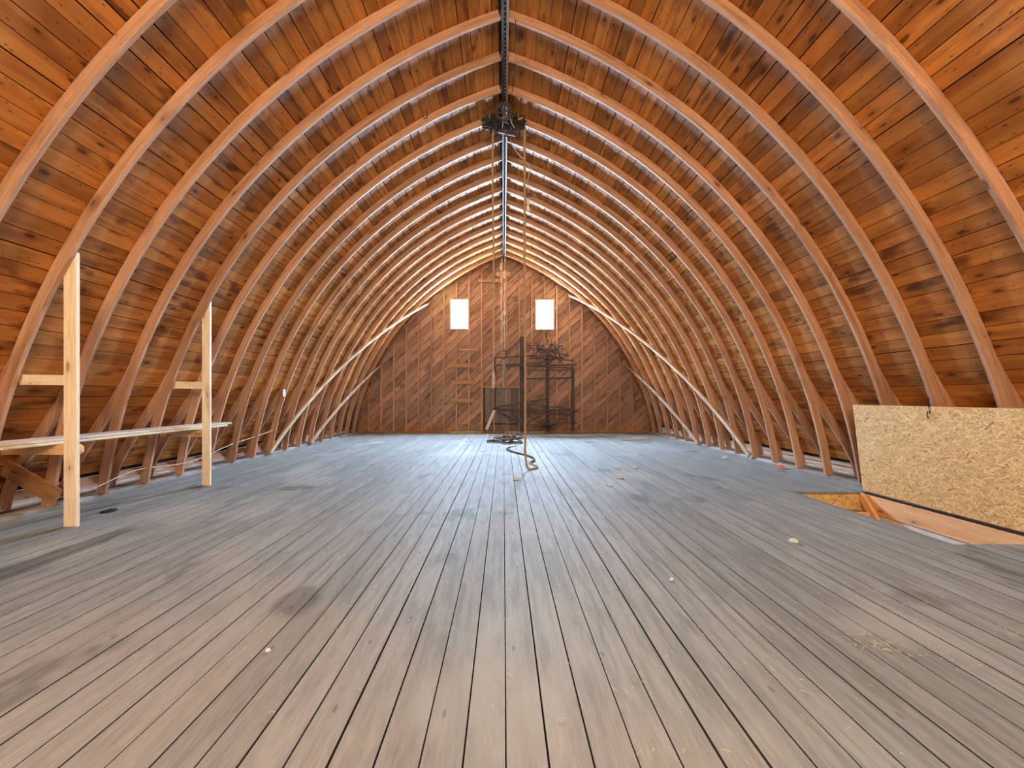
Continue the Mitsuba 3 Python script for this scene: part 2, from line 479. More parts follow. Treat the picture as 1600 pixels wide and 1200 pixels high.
# sills along both feet of the vault, the dirty strip behind them, and the outer ledge under the open eave
for side, nm in ((-1, 'left'), (1, 'right')):
    structure(f'trim_sill_{nm}', 'dusty grey sill board along the foot of the roof')
    ys = [NEAR_Y, 2.9, 7.1, 10.6, FAR_Y]
    for i, (a, b) in enumerate(zip(ys[:-1], ys[1:])):
        put(f'trim_sill_{nm}__sill_board', board((side * 4.60, a, 0.012), (side * 4.60, b - 0.004, 0.014), (1, 0, 0), 0.13, 0.05, 0.006), 'mat_sill')
    if side < 0:
        put('trim_eave_board', board((-5.03, NEAR_Y, 0.105), (-5.03, FAR_Y, 0.105), (-0.3, 0, 1), 0.10, 0.02, 0.002), 'mat_old_plank')
        structure('trim_eave_board', 'old board closing part of the left eave')
    structure(f'trim_eave_{nm}', 'dirty strip of floor under the eave')
    put(f'trim_eave_{nm}', board((side * 4.82, NEAR_Y, -0.035), (side * 4.82, FAR_Y, -0.035), (1, 0, 0), 0.36, 0.05, 0.0), 'mat_eave_dirt')
    put(f'trim_eave_{nm}__ledge_board', board((side * 5.30, NEAR_Y, 0.02), (side * 5.30, FAR_Y, 0.02), (1, 0, 0.0), 0.60, 0.02, 0.0), 'mat_ledge')
    put(f'trim_eave_{nm}__ledge_strip', board((side * 5.10, NEAR_Y, 0.09), (side * 5.10, FAR_Y, 0.09), (0, 0, 1), 0.014, 0.02, 0.0), 'mat_old_plank')

# ------------------------------------------------------------------ roof arches
a_top = math.acos((vault_z(0.035) - CZ) / R)
a_bot = math.pi / 2 - math.asin((0.035 - CZ) / R)
ANG = np.linspace(math.asin((CX + 0.035) / R), math.acos((0.035 - CZ) / R), 44)


def rib(side, y):
    jit = random.uniform(-0.006, 0.006)
    rings = []
    pr = profile(RIB_D, RIB_W, 0.006)
    for i, a in enumerate(ANG):
        d = np.array([math.sin(a), math.cos(a)])
        wob = 0.004 * math.sin(a * 9 + jit * 900)
        c = np.array([-CX, CZ]) + d * (R + RIB_D / 2 - 0.001)
        yy = y + RIB_W / 2 + wob
        rings.append([(side * (c[0] + q[0] * d[0]), yy + q[1], c[1] + q[0] * d[1]) for q in pr])
    return prism(rings)


lo = [np.array((-CX + (R - 0.002) * math.sin(a), CZ + (R - 0.002) * math.cos(a))) for a in ANG]
hi = [np.array((-CX + (R + RIB_D) * math.sin(a), CZ + (R + RIB_D) * math.cos(a))) for a in ANG]
RIBPOLY = Polygon(np.vstack([lo, hi[::-1]]))
kick_out = SC[SC[:, 1] < 1.5]
kick_out = np.vstack([kick_out, [5.06, 0.03]]) - [0.003, 0]
kick_in = []
for i, q in enumerate(kick_out):
    t = unit(kick_out[min(i + 1, len(kick_out) - 1)] - kick_out[max(i - 1, 0)])
    kick_in.append(q - 0.105 * np.array([-t[1], t[0]]))
kick_in[-1] = np.array([4.945, 0.0]); kick_out[-1][1] = 0.0
KICK = Polygon(np.vstack([kick_out, kick_in[::-1]])).buffer(0).difference(RIBPOLY.buffer(0.001))
KICK = max(getattr(KICK, 'geoms', [KICK]), key=lambda g: g.area).simplify(0.0015)

marks = ['nearest roof arch in view, cut off at the sides of the photo',
         'second roof arch, the nearer shelf post is nailed to it',
         'third roof arch, a slanted plank crosses its foot',
         'fourth roof arch, its peak just above the photo',
         'fifth roof arch, the farther shelf post is nailed to it',
         'sixth roof arch, its peak just in front of the hay trolley',
         'seventh roof arch, its peak right behind the hay trolley',
         'eighth roof arch, first clear peak beyond the hay trolley',
         'ninth roof arch, foot beside those of the long brace boards',
         'tenth roof arch, first one crossed by the long brace boards',
         'eleventh roof arch, its peak at the height of the bulb',
         'twelfth roof arch, just nearer than the short brace feet',
         'thirteenth roof arch, just beyond the short brace feet',
         'fifth roof arch counted back from the far gable',
         'fourth roof arch counted back from the far gable',
         'third roof arch counted back from the far gable',
         'second roof arch counted back from the far gable',
         'last roof arch, right against the far gable wall']
for k, y in enumerate(ARCH_Y):
    t = thing('roof_arch', 'brown timber ' + marks[k], 'roof arch', 'pointed roof arches of the loft')
    for side in (-1, 1):
        put(t + '__rib', rib(side, y), 'mat_rib')
    for side in (-1, 1):
        v, f, uv = flat_extrude(KICK, y + 0.006, y + 0.044, (0.3, -0.95))
        if side < 0:
            v = v * [-1, 1, 1]; f = f[:, ::-1]
        put(t + '__kicker', (v, f, uv), 'mat_rib')
    # the ridge gusset between the two halves
    put(t + '__ridge_block', board((0, y + 0.004, vault_z(0.035) + 0.075), (0, y + 0.046, vault_z(0.035) + 0.075), (1, 0, 0), 0.066, 0.10, 0.002), 'mat_rib')

# ------------------------------------------------------------------ far gable wall
put('ceiling__ridge_board', cbox((0.17, FAR_Y - NEAR_Y, 0.03), (0, (FAR_Y + NEAR_Y) / 2, vault_z(0.035) + RIB_D + 0.012), 0.002), 'mat_seam_dark')
structure('wall_back', 'far gable wall of slanted boards and studs')
OUT = [(5.02, 0.0)] + [tuple(q) for q in SC[::-1]]
OUTLINE = Polygon(OUT + [(-x, z) for x, z in OUT[::-1]]).buffer(0)
WIN = [(-1.675, -1.125, 3.29, 4.20), (1.025, 1.575, 3.28, 4.19)]
DOOR = (-0.64, 0.62, 0.0, 1.44)
holes = [sbox(a, c, b, d) for a, b, c, d in WIN] + [sbox(DOOR[0], 0, DOOR[1], DOOR[3])]
wallback = OUTLINE.buffer(0.03)
for hpoly in holes[:2]:
    wallback = wallback.difference(hpoly)
put('wall_back', flat_extrude(wallback, FAR_Y + 0.045, FAR_Y + 0.10), 'mat_seam_dark')
ang = math.radians(43)
du, dv = np.array([math.cos(ang), math.sin(ang)]), np.array([-math.sin(ang), math.cos(ang)])
q = -4.2
while q < 7.4:
    wd = random.uniform(0.17, 0.20)
    strip = Polygon([du * -12 + dv * q, du * 12 + dv * q, du * 12 + dv * (q + wd - 0.013), du * -12 + dv * (q + wd - 0.013)])
    pc = strip.intersection(OUTLINE)
    for hpoly in holes:
        pc = pc.difference(hpoly)
    if pc.area > 0.004:
        o = random.uniform(0, 0.006)
        put('wall_back__board', flat_extrude(pc, FAR_Y + 0.018 + o, FAR_Y + 0.042, tuple(du)), 'mat_gable')
    q += wd
# studs stand proud of the boards, cut where the windows are
STX = [-0.70 + 0.397 * k for k in range(-9, 13)]
for x in STX:
    if abs(x) > 4.35:
        continue
    top = vault_z(abs(x) + 0.03, R + 0.06)
    spans = [(0.04, top)]
    for a, b, c, d in WIN:
        if a - 0.01 < x < b + 0.01:
            spans = [(0.04, c - 0.05), (d + 0.05, top)]
    for a, b in spans:
        if b - a > 0.1:
            put('wall_back__stud', board((x, FAR_Y - 0.026, a), (x, FAR_Y - 0.026, b), (0, 1, 0), 0.088, 0.036, 0.003), 'mat_stud')
put('wall_back__bottom_plate', board((-4.5, FAR_Y - 0.04, 0.02), (4.5, FAR_Y - 0.04, 0.02), (0, 1, 0), 0.10, 0.038, 0.003), 'mat_old_plank')
for (xa, xb) in ((-1.72, -0.72), (0.02, 1.28)):
    put('wall_back__plate_piece', board((xa, FAR_Y - 0.13, 0.018), (xb, FAR_Y - 0.13, 0.018), (0, 1, 0), 0.07, 0.035, 0.003), 'mat_new_pine')
for (xa, xb, zc, h, mt) in ((-0.80, -0.13, 4.80, 0.10, 'mat_stud'), (-0.24, 0.20, 5.00, 0.14, 'mat_stud'), (-1.44, -0.78, 2.62, 0.035, 'mat_stud')):
    put('wall_back__cross_board', board((xa, FAR_Y - 0.083, zc), (xb, FAR_Y - 0.083, zc), (0, 0, 1), h, 0.022, 0.003), mt)
for (xa, xb) in ((-1.44, -1.09), (-1.05, -0.72)):
    put('wall_back__patch_board', board((xa, FAR_Y + 0.008, 0.15), (xb, FAR_Y + 0.008, 0.15), (0, 0, 1), 0.22, 0.018, 0.002), 'mat_grey_board')
# windows
for i, (a, b, c, d) in enumerate(WIN):
    w = f'window_{i + 1}'
    structure(w, 'small bright window in the far gable, ' + ('left' if i == 0 else 'right') + ' one')
    for seg in (((a - 0.02, c - 0.03), (a - 0.02, d + 0.03), 0), ((b + 0.02, c - 0.03), (b + 0.02, d + 0.03), 0), ((a - 0.04, d + 0.02), (b + 0.04, d + 0.02), 1), ((a - 0.04, c - 0.02), (b + 0.04, c - 0.02), 1)):
        (xa, za), (xb, zb), hz = seg
        put(w + '__frame', board((xa, FAR_Y + 0.025, za), (xb, FAR_Y + 0.025, zb), (0, 1, 0), 0.11, 0.04, 0.004), 'mat_window_frame')
    v = np.array([(a, FAR_Y + 0.06, c), (b, FAR_Y + 0.06, c), (b, FAR_Y + 0.06, d), (a, FAR_Y + 0.06, d)])
    scene[w + '__pane'] = mikit.ply((v, np.array([[0, 1, 2], [0, 2, 3]])), 'mat_pane', emitter={'type': 'area', 'radiance': {'type': 'rgb', 'value': FAR_LIGHT}})
# the small loft door low in the wall
structure('door_1', 'low grey board door in the far gable wall')
x = DOOR[0] + 0.03
while x < DOOR[1] - 0.05:
    e = min(x + random.uniform(0.19, 0.24), DOOR[1] - 0.02)
    put('door_1__board', board(((x + e) / 2, FAR_Y + 0.03, 0.04), ((x + e) / 2, FAR_Y + 0.03, DOOR[3] - 0.02), (1, 0, 0), e - x - 0.006, 0.022, 0.002), 'mat_grey_board')
    x = e
put('door_1__rail', board((DOOR[0], FAR_Y + 0.005, 0.27), (DOOR[1], FAR_Y + 0.005, 0.27), (0, 0, 1), 0.03, 0.02, 0.002), 'mat_seam_dark')
put('door_1__header', board((DOOR[0] - 0.02, FAR_Y - 0.04, DOOR[3]), (DOOR[1] + 0.02, FAR_Y - 0.04, DOOR[3]), (0, 1, 0), 0.09, 0.04, 0.003), 'mat_stud')
put('door_1__jamb', board((DOOR[0] - 0.025, FAR_Y - 0.035, 0.04), (DOOR[0] - 0.025, FAR_Y - 0.035, 1.95), (0, 1, 0), 0.09, 0.045, 0.003), 'mat_old_plank')
put('door_1__jamb', board((DOOR[1] + 0.02, FAR_Y - 0.035, 0.04), (DOOR[1] + 0.02, FAR_Y - 0.035, DOOR[3]), (0, 1, 0), 0.09, 0.045, 0.003), 'mat_stud')

# near gable behind the camera: boards with unseen windows, their glowing panes added as fill
structure('wall_front', 'gable wall behind the camera')
NWIN = [(-1.675, -1.125, 3.29, 4.20), (1.125, 1.675, 3.29, 4.20), (-1.1, 0.9, 2.1, 3.5)]  # two small ones, and a wide one added high to brighten the near floor
wf = OUTLINE.buffer(0.03)
for a, b, c, d in NWIN:
    wf = wf.difference(sbox(a, c, b, d))
put('wall_front', flat_extrude(wf, NEAR_Y - 0.06, NEAR_Y), 'mat_gable')
for i, (a, b, c, d) in enumerate(NWIN):
    w = f'window_{i + 3}'
    structure(w, 'unseen window in the gable behind the camera, pane added as fill light')
    fr = sbox(a - 0.04, c - 0.04, b + 0.04, d + 0.04).difference(sbox(a + 0.02, c + 0.02, b - 0.02, d - 0.02))
    put(w + '__frame', flat_extrude(fr, NEAR_Y - 0.05, NEAR_Y + 0.03), 'mat_window_frame')
    v = np.array([(a, NEAR_Y - 0.04, c), (b, NEAR_Y - 0.04, c), (b, NEAR_Y - 0.04, d), (a, NEAR_Y - 0.04, d)])
    scene[w + '__pane'] = mikit.ply((v, np.array([[0, 2, 1], [0, 3, 2]])), 'mat_pane', emitter={'type': 'area', 'radiance': {'type': 'rgb', 'value': NEAR_FILL}})

# ------------------------------------------------------------------ hay track under the ridge
ZT, TX = 5.40, 0.018
t = thing('hay_track', 'long dark steel hay track hung under the ridge with a row of rivets', 'rail')
y0, y1 = 2.6, 13.75
for s in (-1, 1):
    put(t + '__rail', trimesh.util.concatenate([
        cbox((0.012, y1 - y0, 0.075), (TX + s * 0.020, (y0 + y1) / 2, ZT + 0.035), 0.001),
        cbox((0.024, y1 - y0, 0.010), (TX + s * 0.030, (y0 + y1) / 2, ZT), 0.001)]), 'mat_flange' if s > 0 else 'mat_iron')
put(t + '__top_plate', cbox((0.09, y1 - y0, 0.03), (TX, (y0 + y1) / 2, ZT + 0.09), 0.002), 'mat_iron')
put(t + '__web', cbox((0.03, y1 - y0, 0.008), (TX, (y0 + y1) / 2, ZT + 0.034), 0.001), 'mat_iron')
riv = []
y = y0 + 0.05
while y < y1:
    riv.append(place(lathe([(0, -0.006), (0.006, -0.005), (0.009, 0), (0.009, 0.004), (0, 0.004)], 8), (TX - 0.002, y, ZT + 0.026)))
    y += 0.07
labels[t + '__rivets'] = {'kind': 'stuff', 'label': 'row of pale rivets'}
put(t + '__rivets', join(*riv), 'mat_steel')
for y in ARCH_Y[::2]:
    put(t + '__hanger', cbox((0.12, 0.03, 0.012), (TX, y + 0.09, ZT + 0.112), 0.002), 'mat_iron')

# ------------------------------------------------------------------ hay trolley
YT = 6.85
t = thing('hay_trolley', 'dark iron hay trolley with pulley wheels riding on the ridge track', 'trolley')


def ring_wheel(rad, thick, bore=0.02):
    return lathe([(bore, -thick / 2), (rad * 0.80, -thick / 2), (rad, -thick), (rad, -thick * 0.55), (rad * 0.84, 0), (rad, thick * 0.55), (rad, thick), (rad * 0.80, thick / 2), (bore, thick / 2), (bore, -thick / 2)], 28)


for s in (-1, 1):
    pl = Polygon([(-0.17, 0.02), (-0.14, -0.16), (-0.05, -0.27), (0.05, -0.27), (0.14, -0.16), (0.17, 0.02), (0.08, 0.10), (-0.08, 0.10)])
    pl = pl.difference(Polygon([(-0.07, -0.05), (0.07, -0.05), (0, -0.17)]))
    m = trimesh.creation.extrude_polygon(pl, 0.014, engine='earcut')
    m.apply_transform(trimesh.transformations.rotation_matrix(math.pi / 2, (1, 0, 0)))
    m.apply_transform(trimesh.transformations.rotation_matrix(math.pi / 2, (0, 0, 1)))
    put(t + '__side_plate', place(m, (s * 0.075, YT, ZT)), 'mat_iron')
    for dy in (-0.11, 0.11):
        put(t + '__track_wheel', place(place(ring_wheel(0.05, 0.016), (0, 0, 0), (math.pi / 2, (0, 1, 0))), (s * 0.052, YT + dy, ZT + 0.062)), 'mat_rust_iron', smooth=30)
# the big toothed sheave faces the camera
w = join(ring_wheel(0.115, 0.022, 0.082), *[cbox((0.19, 0.022, 0.012), (0, 0, 0), 0.002, (a, (0, 0, 1))) for a in (0.4, 1.45, 2.5)])
teeth = [cbox((0.016, 0.03, 0.014), (0.12 * math.cos(a), 0.12 * math.sin(a), 0), 0.002, None) for a in np.linspace(0, 2 * math.pi, 30)[:-1]]
put(t + '__sheave', place(place(join(w, *teeth), (0, 0, 0), (math.pi / 2 + 0.5, (1, 0.12, 0))), (-0.005, YT - 0.25, ZT - 0.10)), 'mat_rust_iron', smooth=30)
put(t + '__axle', place(trimesh.creation.cylinder(0.018, 0.30, sections=12), (-0.005, YT - 0.12, ZT - 0.08), (math.pi / 2 + 0.5, (1, 0.12, 0))), 'mat_rust_iron', smooth=30)
# the two drums and their brackets reach out on both sides
labels[t + '__drum'] = {'label': 'dark green iron drum'}
put(t + '__drum', place(place(lathe([(0, -0.09), (0.10, -0.09), (0.10, -0.075), (0.075, -0.06), (0.075, 0.06), (0.10, 0.075), (0.10, 0.09), (0, 0.09)], 28), (0, 0, 0), (math.pi / 2 - 0.25, (1, 0.15, 0))), (-0.12, YT - 0.06, ZT - 0.15)), 'mat_green_iron', smooth=30)
for s, zz in ((-1, -0.10), (1, -0.12)):
    arm = join(cbox((0.30, 0.05, 0.035), (s * 0.19, YT, ZT + zz + 0.02), 0.006), cbox((0.05, 0.06, 0.16), (s * 0.30, YT, ZT + zz - 0.02), 0.008))
    put(t + '__bracket', arm, 'mat_iron')
    put(t + '__side_pulley', place(place(ring_wheel(0.075, 0.02), (0, 0, 0), (math.pi / 2, (1, 0.5 * s, 0))), (s * 0.24, YT - 0.05, ZT + zz - 0.07)), 'mat_green_iron' if s < 0 else 'mat_rust_iron', smooth=30)
    for q in range(4):
        put(t + '__bolt', place(trimesh.creation.cylinder(0.011, 0.03, sections=8), (s * (0.12 + 0.055 * q), YT - 0.03, ZT + zz + 0.02 - 0.03 * (q % 2)), (math.pi / 2, (1, 0, 0))), 'mat_steel')
put(t + '__trip_plate', cbox((0.26, 0.05, 0.045), (0.05, YT - 0.06, ZT - 0.30), 0.008, (0.22, (0, 1, 0))), 'mat_rust_iron')
rt = np.random.default_rng(17)
clut = []
for i in range(46):
    sd = -1 if i % 2 else 1
    c = np.array((sd * rt.uniform(0.06, 0.30), YT + rt.uniform(-0.14, 0.06), ZT - rt.uniform(0.04, 0.27)))
    d = rt.normal(0, 1, 3) * (0.05, 0.03, 0.05)
    clut.append(tube(spline([c - d, c + rt.normal(0, 0.02, 3), c + d], 7), rt.uniform(0.005, 0.012), 6))
put(t + '__rod_tangle', join(*clut[:30]), 'mat_iron')
put(t + '__cable_tangle', join(*clut[30:]), 'mat_green_iron')
for (bx, bz, sx, sz, an) in ((-0.20, -0.14, 0.10, 0.12, 0.3), (-0.27, -0.08, 0.07, 0.07, -0.4), (0.15, -0.13, 0.11, 0.10, -0.5), (0.25, -0.18, 0.08, 0.10, 0.5), (0.04, -0.20, 0.10, 0.10, 0.2)):
    put(t + '__casting', cbox((sx, 0.09, sz), (bx, YT - 0.02, ZT + bz), 0.018, (an, (0, 1, 0))), 'mat_green_iron' if bx < 0 else 'mat_iron')
put(t + '__latch', tube(spline([(0.02, YT - 0.14, ZT - 0.08), (0.08, YT - 0.18, ZT - 0.13), (0.12, YT - 0.17, ZT - 0.22), (0.16, YT - 0.14, ZT - 0.27)], 20), 0.010, 8), 'mat_steel', smooth=30)
put(t + '__chain', tube(spline([(0.05, YT - 0.15, ZT - 0.02), (0.14, YT - 0.16, ZT - 0.09), (0.22, YT - 0.12, ZT - 0.10), (0.29, YT - 0.10, ZT - 0.06), (0.30, YT - 0.09, ZT - 0.16)], 40), 0.010, 6, 2, 0.03), 'mat_iron')

# ------------------------------------------------------------------ ropes
def droop(p0, p1, n=60, amp=0.006, seed=1):
    r = np.random.default_rng(seed)
    k = np.linspace(0, 1, n)[:, None]
    p = np.asarray(p0) * (1 - k) + np.asarray(p1) * k
    a, b = r.uniform(0, 6, 2)
    p[:, 0] += amp * np.sin(k[:, 0] * 9 + a) * np.sin(np.pi * k[:, 0])
    p[:, 1] += amp * np.sin(k[:, 0] * 7 + b) * np.sin(np.pi * k[:, 0])
    return p


t = thing('hanging_rope', 'pale thin rope hanging free from the hay trolley, frayed at its lower end', 'rope')
xr = px(770, 0, YT)[0]
top = (xr, YT - 0.02, ZT - 0.14)
zk, ze = px(0, 440, YT)[2], px(0, 596, YT)[2]
put(t + '__strand', tube(droop(top, (xr + 0.01, YT, ze), 160, 0.008), np.where(np.linspace(0, 1, 160) < 0.62, 0.0145, 0.011), 8, 3, 0.08), 'mat_rope', smooth=True)
kn = trimesh.creation.icosphere(2, 0.026); kn.vertices *= [0.8, 0.8, 1.7]
put(t + '__strand__knot', place(kn, (xr + 0.002, YT, zk)), 'mat_rope', smooth=True)
fr = []
for i in range(14):
    a = i * 2.399
    fr.append(tube(spline([(xr + 0.01, YT, ze + 0.20), (xr + 0.01 + 0.018 * math.cos(a), YT + 0.018 * math.sin(a), ze + 0.06), (xr + 0.01 + 0.022 * math.cos(a + 0.4), YT + 0.022 * math.sin(a + 0.4), ze - random.uniform(0.02, 0.12))], 10), 0.0055, 5))
labels[t + '__strand__frayed_end'] = {'label': 'pale frayed rope end'}
put(t + '__strand__frayed_end', join(*fr), 'mat_pale_rope', smooth=True)

t = thing('haul_rope', 'long brown rope from the hay trolley down to the floor, ending in a loose coil', 'rope')
xr = px(819.5, 0, YT)[0]
land = on_floor(826, 733, 0.02)
p = np.vstack([droop((xr, YT, ZT - 0.17), (xr + 0.012, land[1] - 0.02, 0.32), 150, 0.006, 3),
               spline([(xr + 0.012, land[1] - 0.02, 0.30), (xr + 0.03, land[1] - 0.05, 0.10), (land[0], land[1], 0.02), (land[0] + 0.10, land[1] + 0.10, 0.017), (land[0] + 0.14, land[1] + 0.36, 0.017), (land[0] + 0.06, land[1] + 0.7, 0.017)], 60)])
put(t + '__strand', tube(p, 0.0165, 8, 3, 0.09), 'mat_rope', smooth=True)
pts = [np.array((land[0] + 0.06, land[1] + 0.7, 0.017)), on_floor(818, 710, 0.017), on_floor(806, 707, 0.017), on_floor(792, 701, 0.017)]
r2 = np.random.default_rng(5)
for (cxp, cyp, rx, ry, nl, hz) in ((803, 691.5, 0.20, 0.30, 5, 0.13), (789, 692, 0.19, 0.34, 4, 0.09), (771, 691, 0.27, 0.24, 2, 0.03)):
    c0 = on_floor(cxp, cyp, 0)
    for i in range(nl * 9):
        a = i * 2 * math.pi / 9 + 0.6
        lev = i / (nl * 9)
        pts.append(np.array((c0[0] + (rx + 0.05 * math.sin(i * 1.3)) * math.cos(a) * (0.65 + 0.35 * math.cos(i * 0.21)) + 0.05 * math.sin(i * 0.37), c0[1] + ry * math.sin(a) * (0.7 + 0.3 * math.sin(i * 0.4)),
                             0.018 + hz * lev + 0.4 * hz * abs(math.sin(a * 0.5 + i * 0.11)))))
put(t + '__coil', tube(spline(pts, 700), 0.0165, 7, 3, 0.09), 'mat_dark_rope', smooth=True)

# ------------------------------------------------------------------ hanging bulb
YB = 7.0
t = thing('hanging_bulb', 'bare light bulb in a white socket hanging on a twisted cable by the haul rope', 'light bulb')
P = lambda x, y: px(x, y, YB)
put(t + '__cable', tube(spline([P(797, 214), P(799, 222), P(812, 243), P(826, 259), P(827, 272), P(824, 284), P(826, 296), P(825, 306)], 70), 0.006, 6), 'mat_pale_wire', smooth=True)
loop = [P(825, 305) + np.array((0.05 * math.cos(a) * (1 + 0.25 * i / 30), 0.03 * math.sin(a), 0.014 * math.sin(a * 1.7))) for i, a in enumerate(np.linspace(0, 16, 34))]
put(t + '__cable_knot', tube(spline(loop, 160), 0.0055, 6), 'mat_wire', smooth=True)
put(t + '__loose_end', tube(spline([P(827, 306), P(833, 304), P(838, 308), P(837, 313), P(830, 316)], 24), 0.004, 6), 'mat_pale_wire', smooth=True)
bz = P(825, 314)
put(t + '__socket', place(lathe([(0, 0.035), (0.016, 0.034), (0.024, 0.02), (0.032, 0.0), (0.032, -0.03), (0.027, -0.038), (0, -0.038)], 24), bz), 'mat_porcelain', smooth=30)
put(t + '__socket__bulb', place(lathe([(0, -0.038), (0.015, -0.04), (0.018, -0.06), (0.030, -0.095), (0.034, -0.125), (0.029, -0.152), (0.016, -0.168), (0, -0.172)], 24), bz), 'mat_frost', smooth=True)
put(t + '__socket__guard_wire', tube(spline([bz + (0.03, 0, -0.01), bz + (0.055, 0, -0.06), bz + (0.068, 0, -0.10), bz + (0.05, 0, -0.13), bz + (0.03, 0, -0.14)], 24), 0.0035, 6), 'mat_pale_wire', smooth=True)

# thin cable along the ridge, and stray wires nailed to the roof
t = tag(put('ridge_cable', tube(spline([(0.13, 5.05, 5.36), (0.15, 5.5, 5.30), (0.13, 5.9, 5.33), (0.11, 6.4, 5.24), (0.13, 6.7, 5.2)], 50), 0.0035, 6), 'mat_wire', smooth=True), 'thin dark cable running along the ridge to the hay trolley', 'cable')


def on_vault(x, y, r=R):
    """The vault point that the pixel shows, r the radius."""
    lo_, hi_ = 1.0, 20.0
    for _ in range(50):
        md = (lo_ + hi_) / 2
        q = px(x, y, md)
        inside = (abs(q[0]) + CX) ** 2 + (q[2] - CZ) ** 2 < r * r
        lo_, hi_ = (md, hi_) if inside else (lo_, md)
    return px(x, y, lo_)


for pxs, lb in (([(662, 186), (668, 181), (668, 176), (666, 172)], 'short black wire curling off the roof above the hay trolley, upper one'),
                ([(664, 223), (672, 219), (674, 214), (672, 209)], 'short black wire curling off the roof beside the hay trolley, lower one'),
                ([(560, 461), (564, 455), (563, 448), (562, 440)], 'thin pale wire end dangling from a rib above the long brace')):
    d = on_vault(*pxs[-1], R - 0.01)[1]
    tag(put('stray_wire', tube(spline([px(a, b, d) for a, b in pxs], 24), 0.007, 6), 'mat_wire' if 'black' in lb else 'mat_pale_wire', smooth=True), lb, 'wire')

# ------------------------------------------------------------------ braces bent over the ribs
def brace(bottom_y, top_y, z_top, side, w, label, key='brace_board'):
    n = 26
    rings = []
    zs = np.linspace(0.05, z_top, n)
    ys = bottom_y + (top_y - bottom_y) * (np.linspace(0, 1, n) ** 1.06)
    ctr, nor = [], []
    for y, z in zip(ys, zs):
        x = vault_x(z, R - 0.021)
        ctr.append((side * x, y, z)); nor.append(unit((side * (x + CX), 0, z - CZ)))
    ctr, nor = np.array(ctr), np.array(nor)
    tn_ = np.gradient(ctr, axis=0)
    pr = profile(w, 0.038, 0.003)
    for c, n_, t_ in zip(ctr, nor, tn_):
        t_ = unit(t_); wd = unit(np.cross(n_, t_))
        rings.append(c + pr[:, :1] * wd + pr[:, 1:] * n_)
    tag(put(key, prism(rings), 'mat_brace'), label, 'brace', 'slanted brace boards on the roof arches')


brace(8.66, 14.08, 4.02, -1, 0.092, 'long pale brace board slanting up the left ribs to beside the left gable window')
brace(10.5, 14.15, 2.14, -1, 0.080, 'shorter weathered brace board low on the left ribs, below the long one')
brace(8.24, 14.08, 4.30, 1, 0.092, 'long pale brace board slanting up the right ribs to beside the right gable window')
brace(10.42, 14.15, 2.10, 1, 0.080, 'shorter weathered brace board low on the right ribs, below the long one')

# ------------------------------------------------------------------ shelf on the left
for yp, arch, xc, hw, zt, lb in ((3.92, 3.87, -3.771, 0.055, 2.39, 'nearer pale pine post of the shelf, with two cross arms to its rib'),
                                 (5.77, 5.70, -3.797, 0.050, 2.394, 'farther pale pine post of the shelf, with two cross arms to its rib')):
    t = thing('shelf_post', lb, 'post', 'new pine shelf posts')
    ya = arch + RIB_W + 0.004                             # nailed to the far face of its rib
    v, f, uv = board((xc, ya + 0.019, 0), (xc, ya + 0.019, zt), (1, 0, 0), 2 * hw, 0.038, 0.003)
    put(t + '__post', (v, f, uv), 'mat_new_pine')
    xe = vault_x(1.28, R + 0.05)
    put(t + '__upper_arm', board((-xe, ya + 0.058, 1.28), (xc + 0.01, ya + 0.058, 1.275), (0, 0, 1), 0.09, 0.038, 0.003), 'mat_new_pine')
    pz = 0.665
    xe = vault_x(pz, R + 0.03)
    xa = -3.716 if yp < 5 else xc + 0.02
    poly = Polygon([(-xe, pz - 0.045), (xa - 0.023, pz - 0.045), (xa, pz - 0.02), (xa, pz + 0.02), (xa - 0.023, pz + 0.045), (-xe, pz + 0.045)])
    put(t + '__lower_arm', flat_extrude(poly, ya + 0.039, ya + 0.077, (1, 0)), 'mat_well_pine')
for i, (z, xa, y0, y1, w, lb) in enumerate(((0.7235, -4.04, 2.2, 6.42, 0.28, 'long whitewashed shelf plank lying on the lower arms, under the other'), (0.7495, -4.055, 2.35, 6.55, 0.27, 'long whitewashed shelf plank lying on top of the other'))):
    t = thing('shelf_plank', lb, 'plank', 'pale shelf planks')
    put(t + '__plank', board((xa, y0, z), (xa - 0.03, y1, z), (1, 0, 0), w, 0.024, 0.003), 'mat_white_plank')
    put(t + '__plank__edge_strip', board((xa + w / 2 + 0.003, y0, z - 0.006), (xa - 0.03 + w / 2 + 0.003, y1, z - 0.006), (0, 0, 1), 0.009, 0.005, 0.0), 'mat_edge_yellow')
tag(put('slanted_plank', board((-4.98, 4.425, 0.49), (-4.375, 4.425, 0.145), (0, 0, 1), 0.165, 0.03, 0.003), 'mat_old_plank'), 'wide brown plank slanting down to the floor behind the nearer shelf post', 'plank')
# the loose cord strung along the feet of the left ribs
t = tag(put('loose_cord', tube(spline([(-4.47, 4.6, 0.14), (-4.47, 4.9, 0.13), (-4.50, 5.4, 0.22), (-4.47, 6.3, 0.20), (-4.48, 7.3, 0.33), (-4.47, 8.2, 0.42), (-4.45, 8.75, 0.50)], 90), 0.007, 6), 'mat_pale_wire', smooth=True), 'thin pale cord strung along the feet of the left ribs', 'cord')

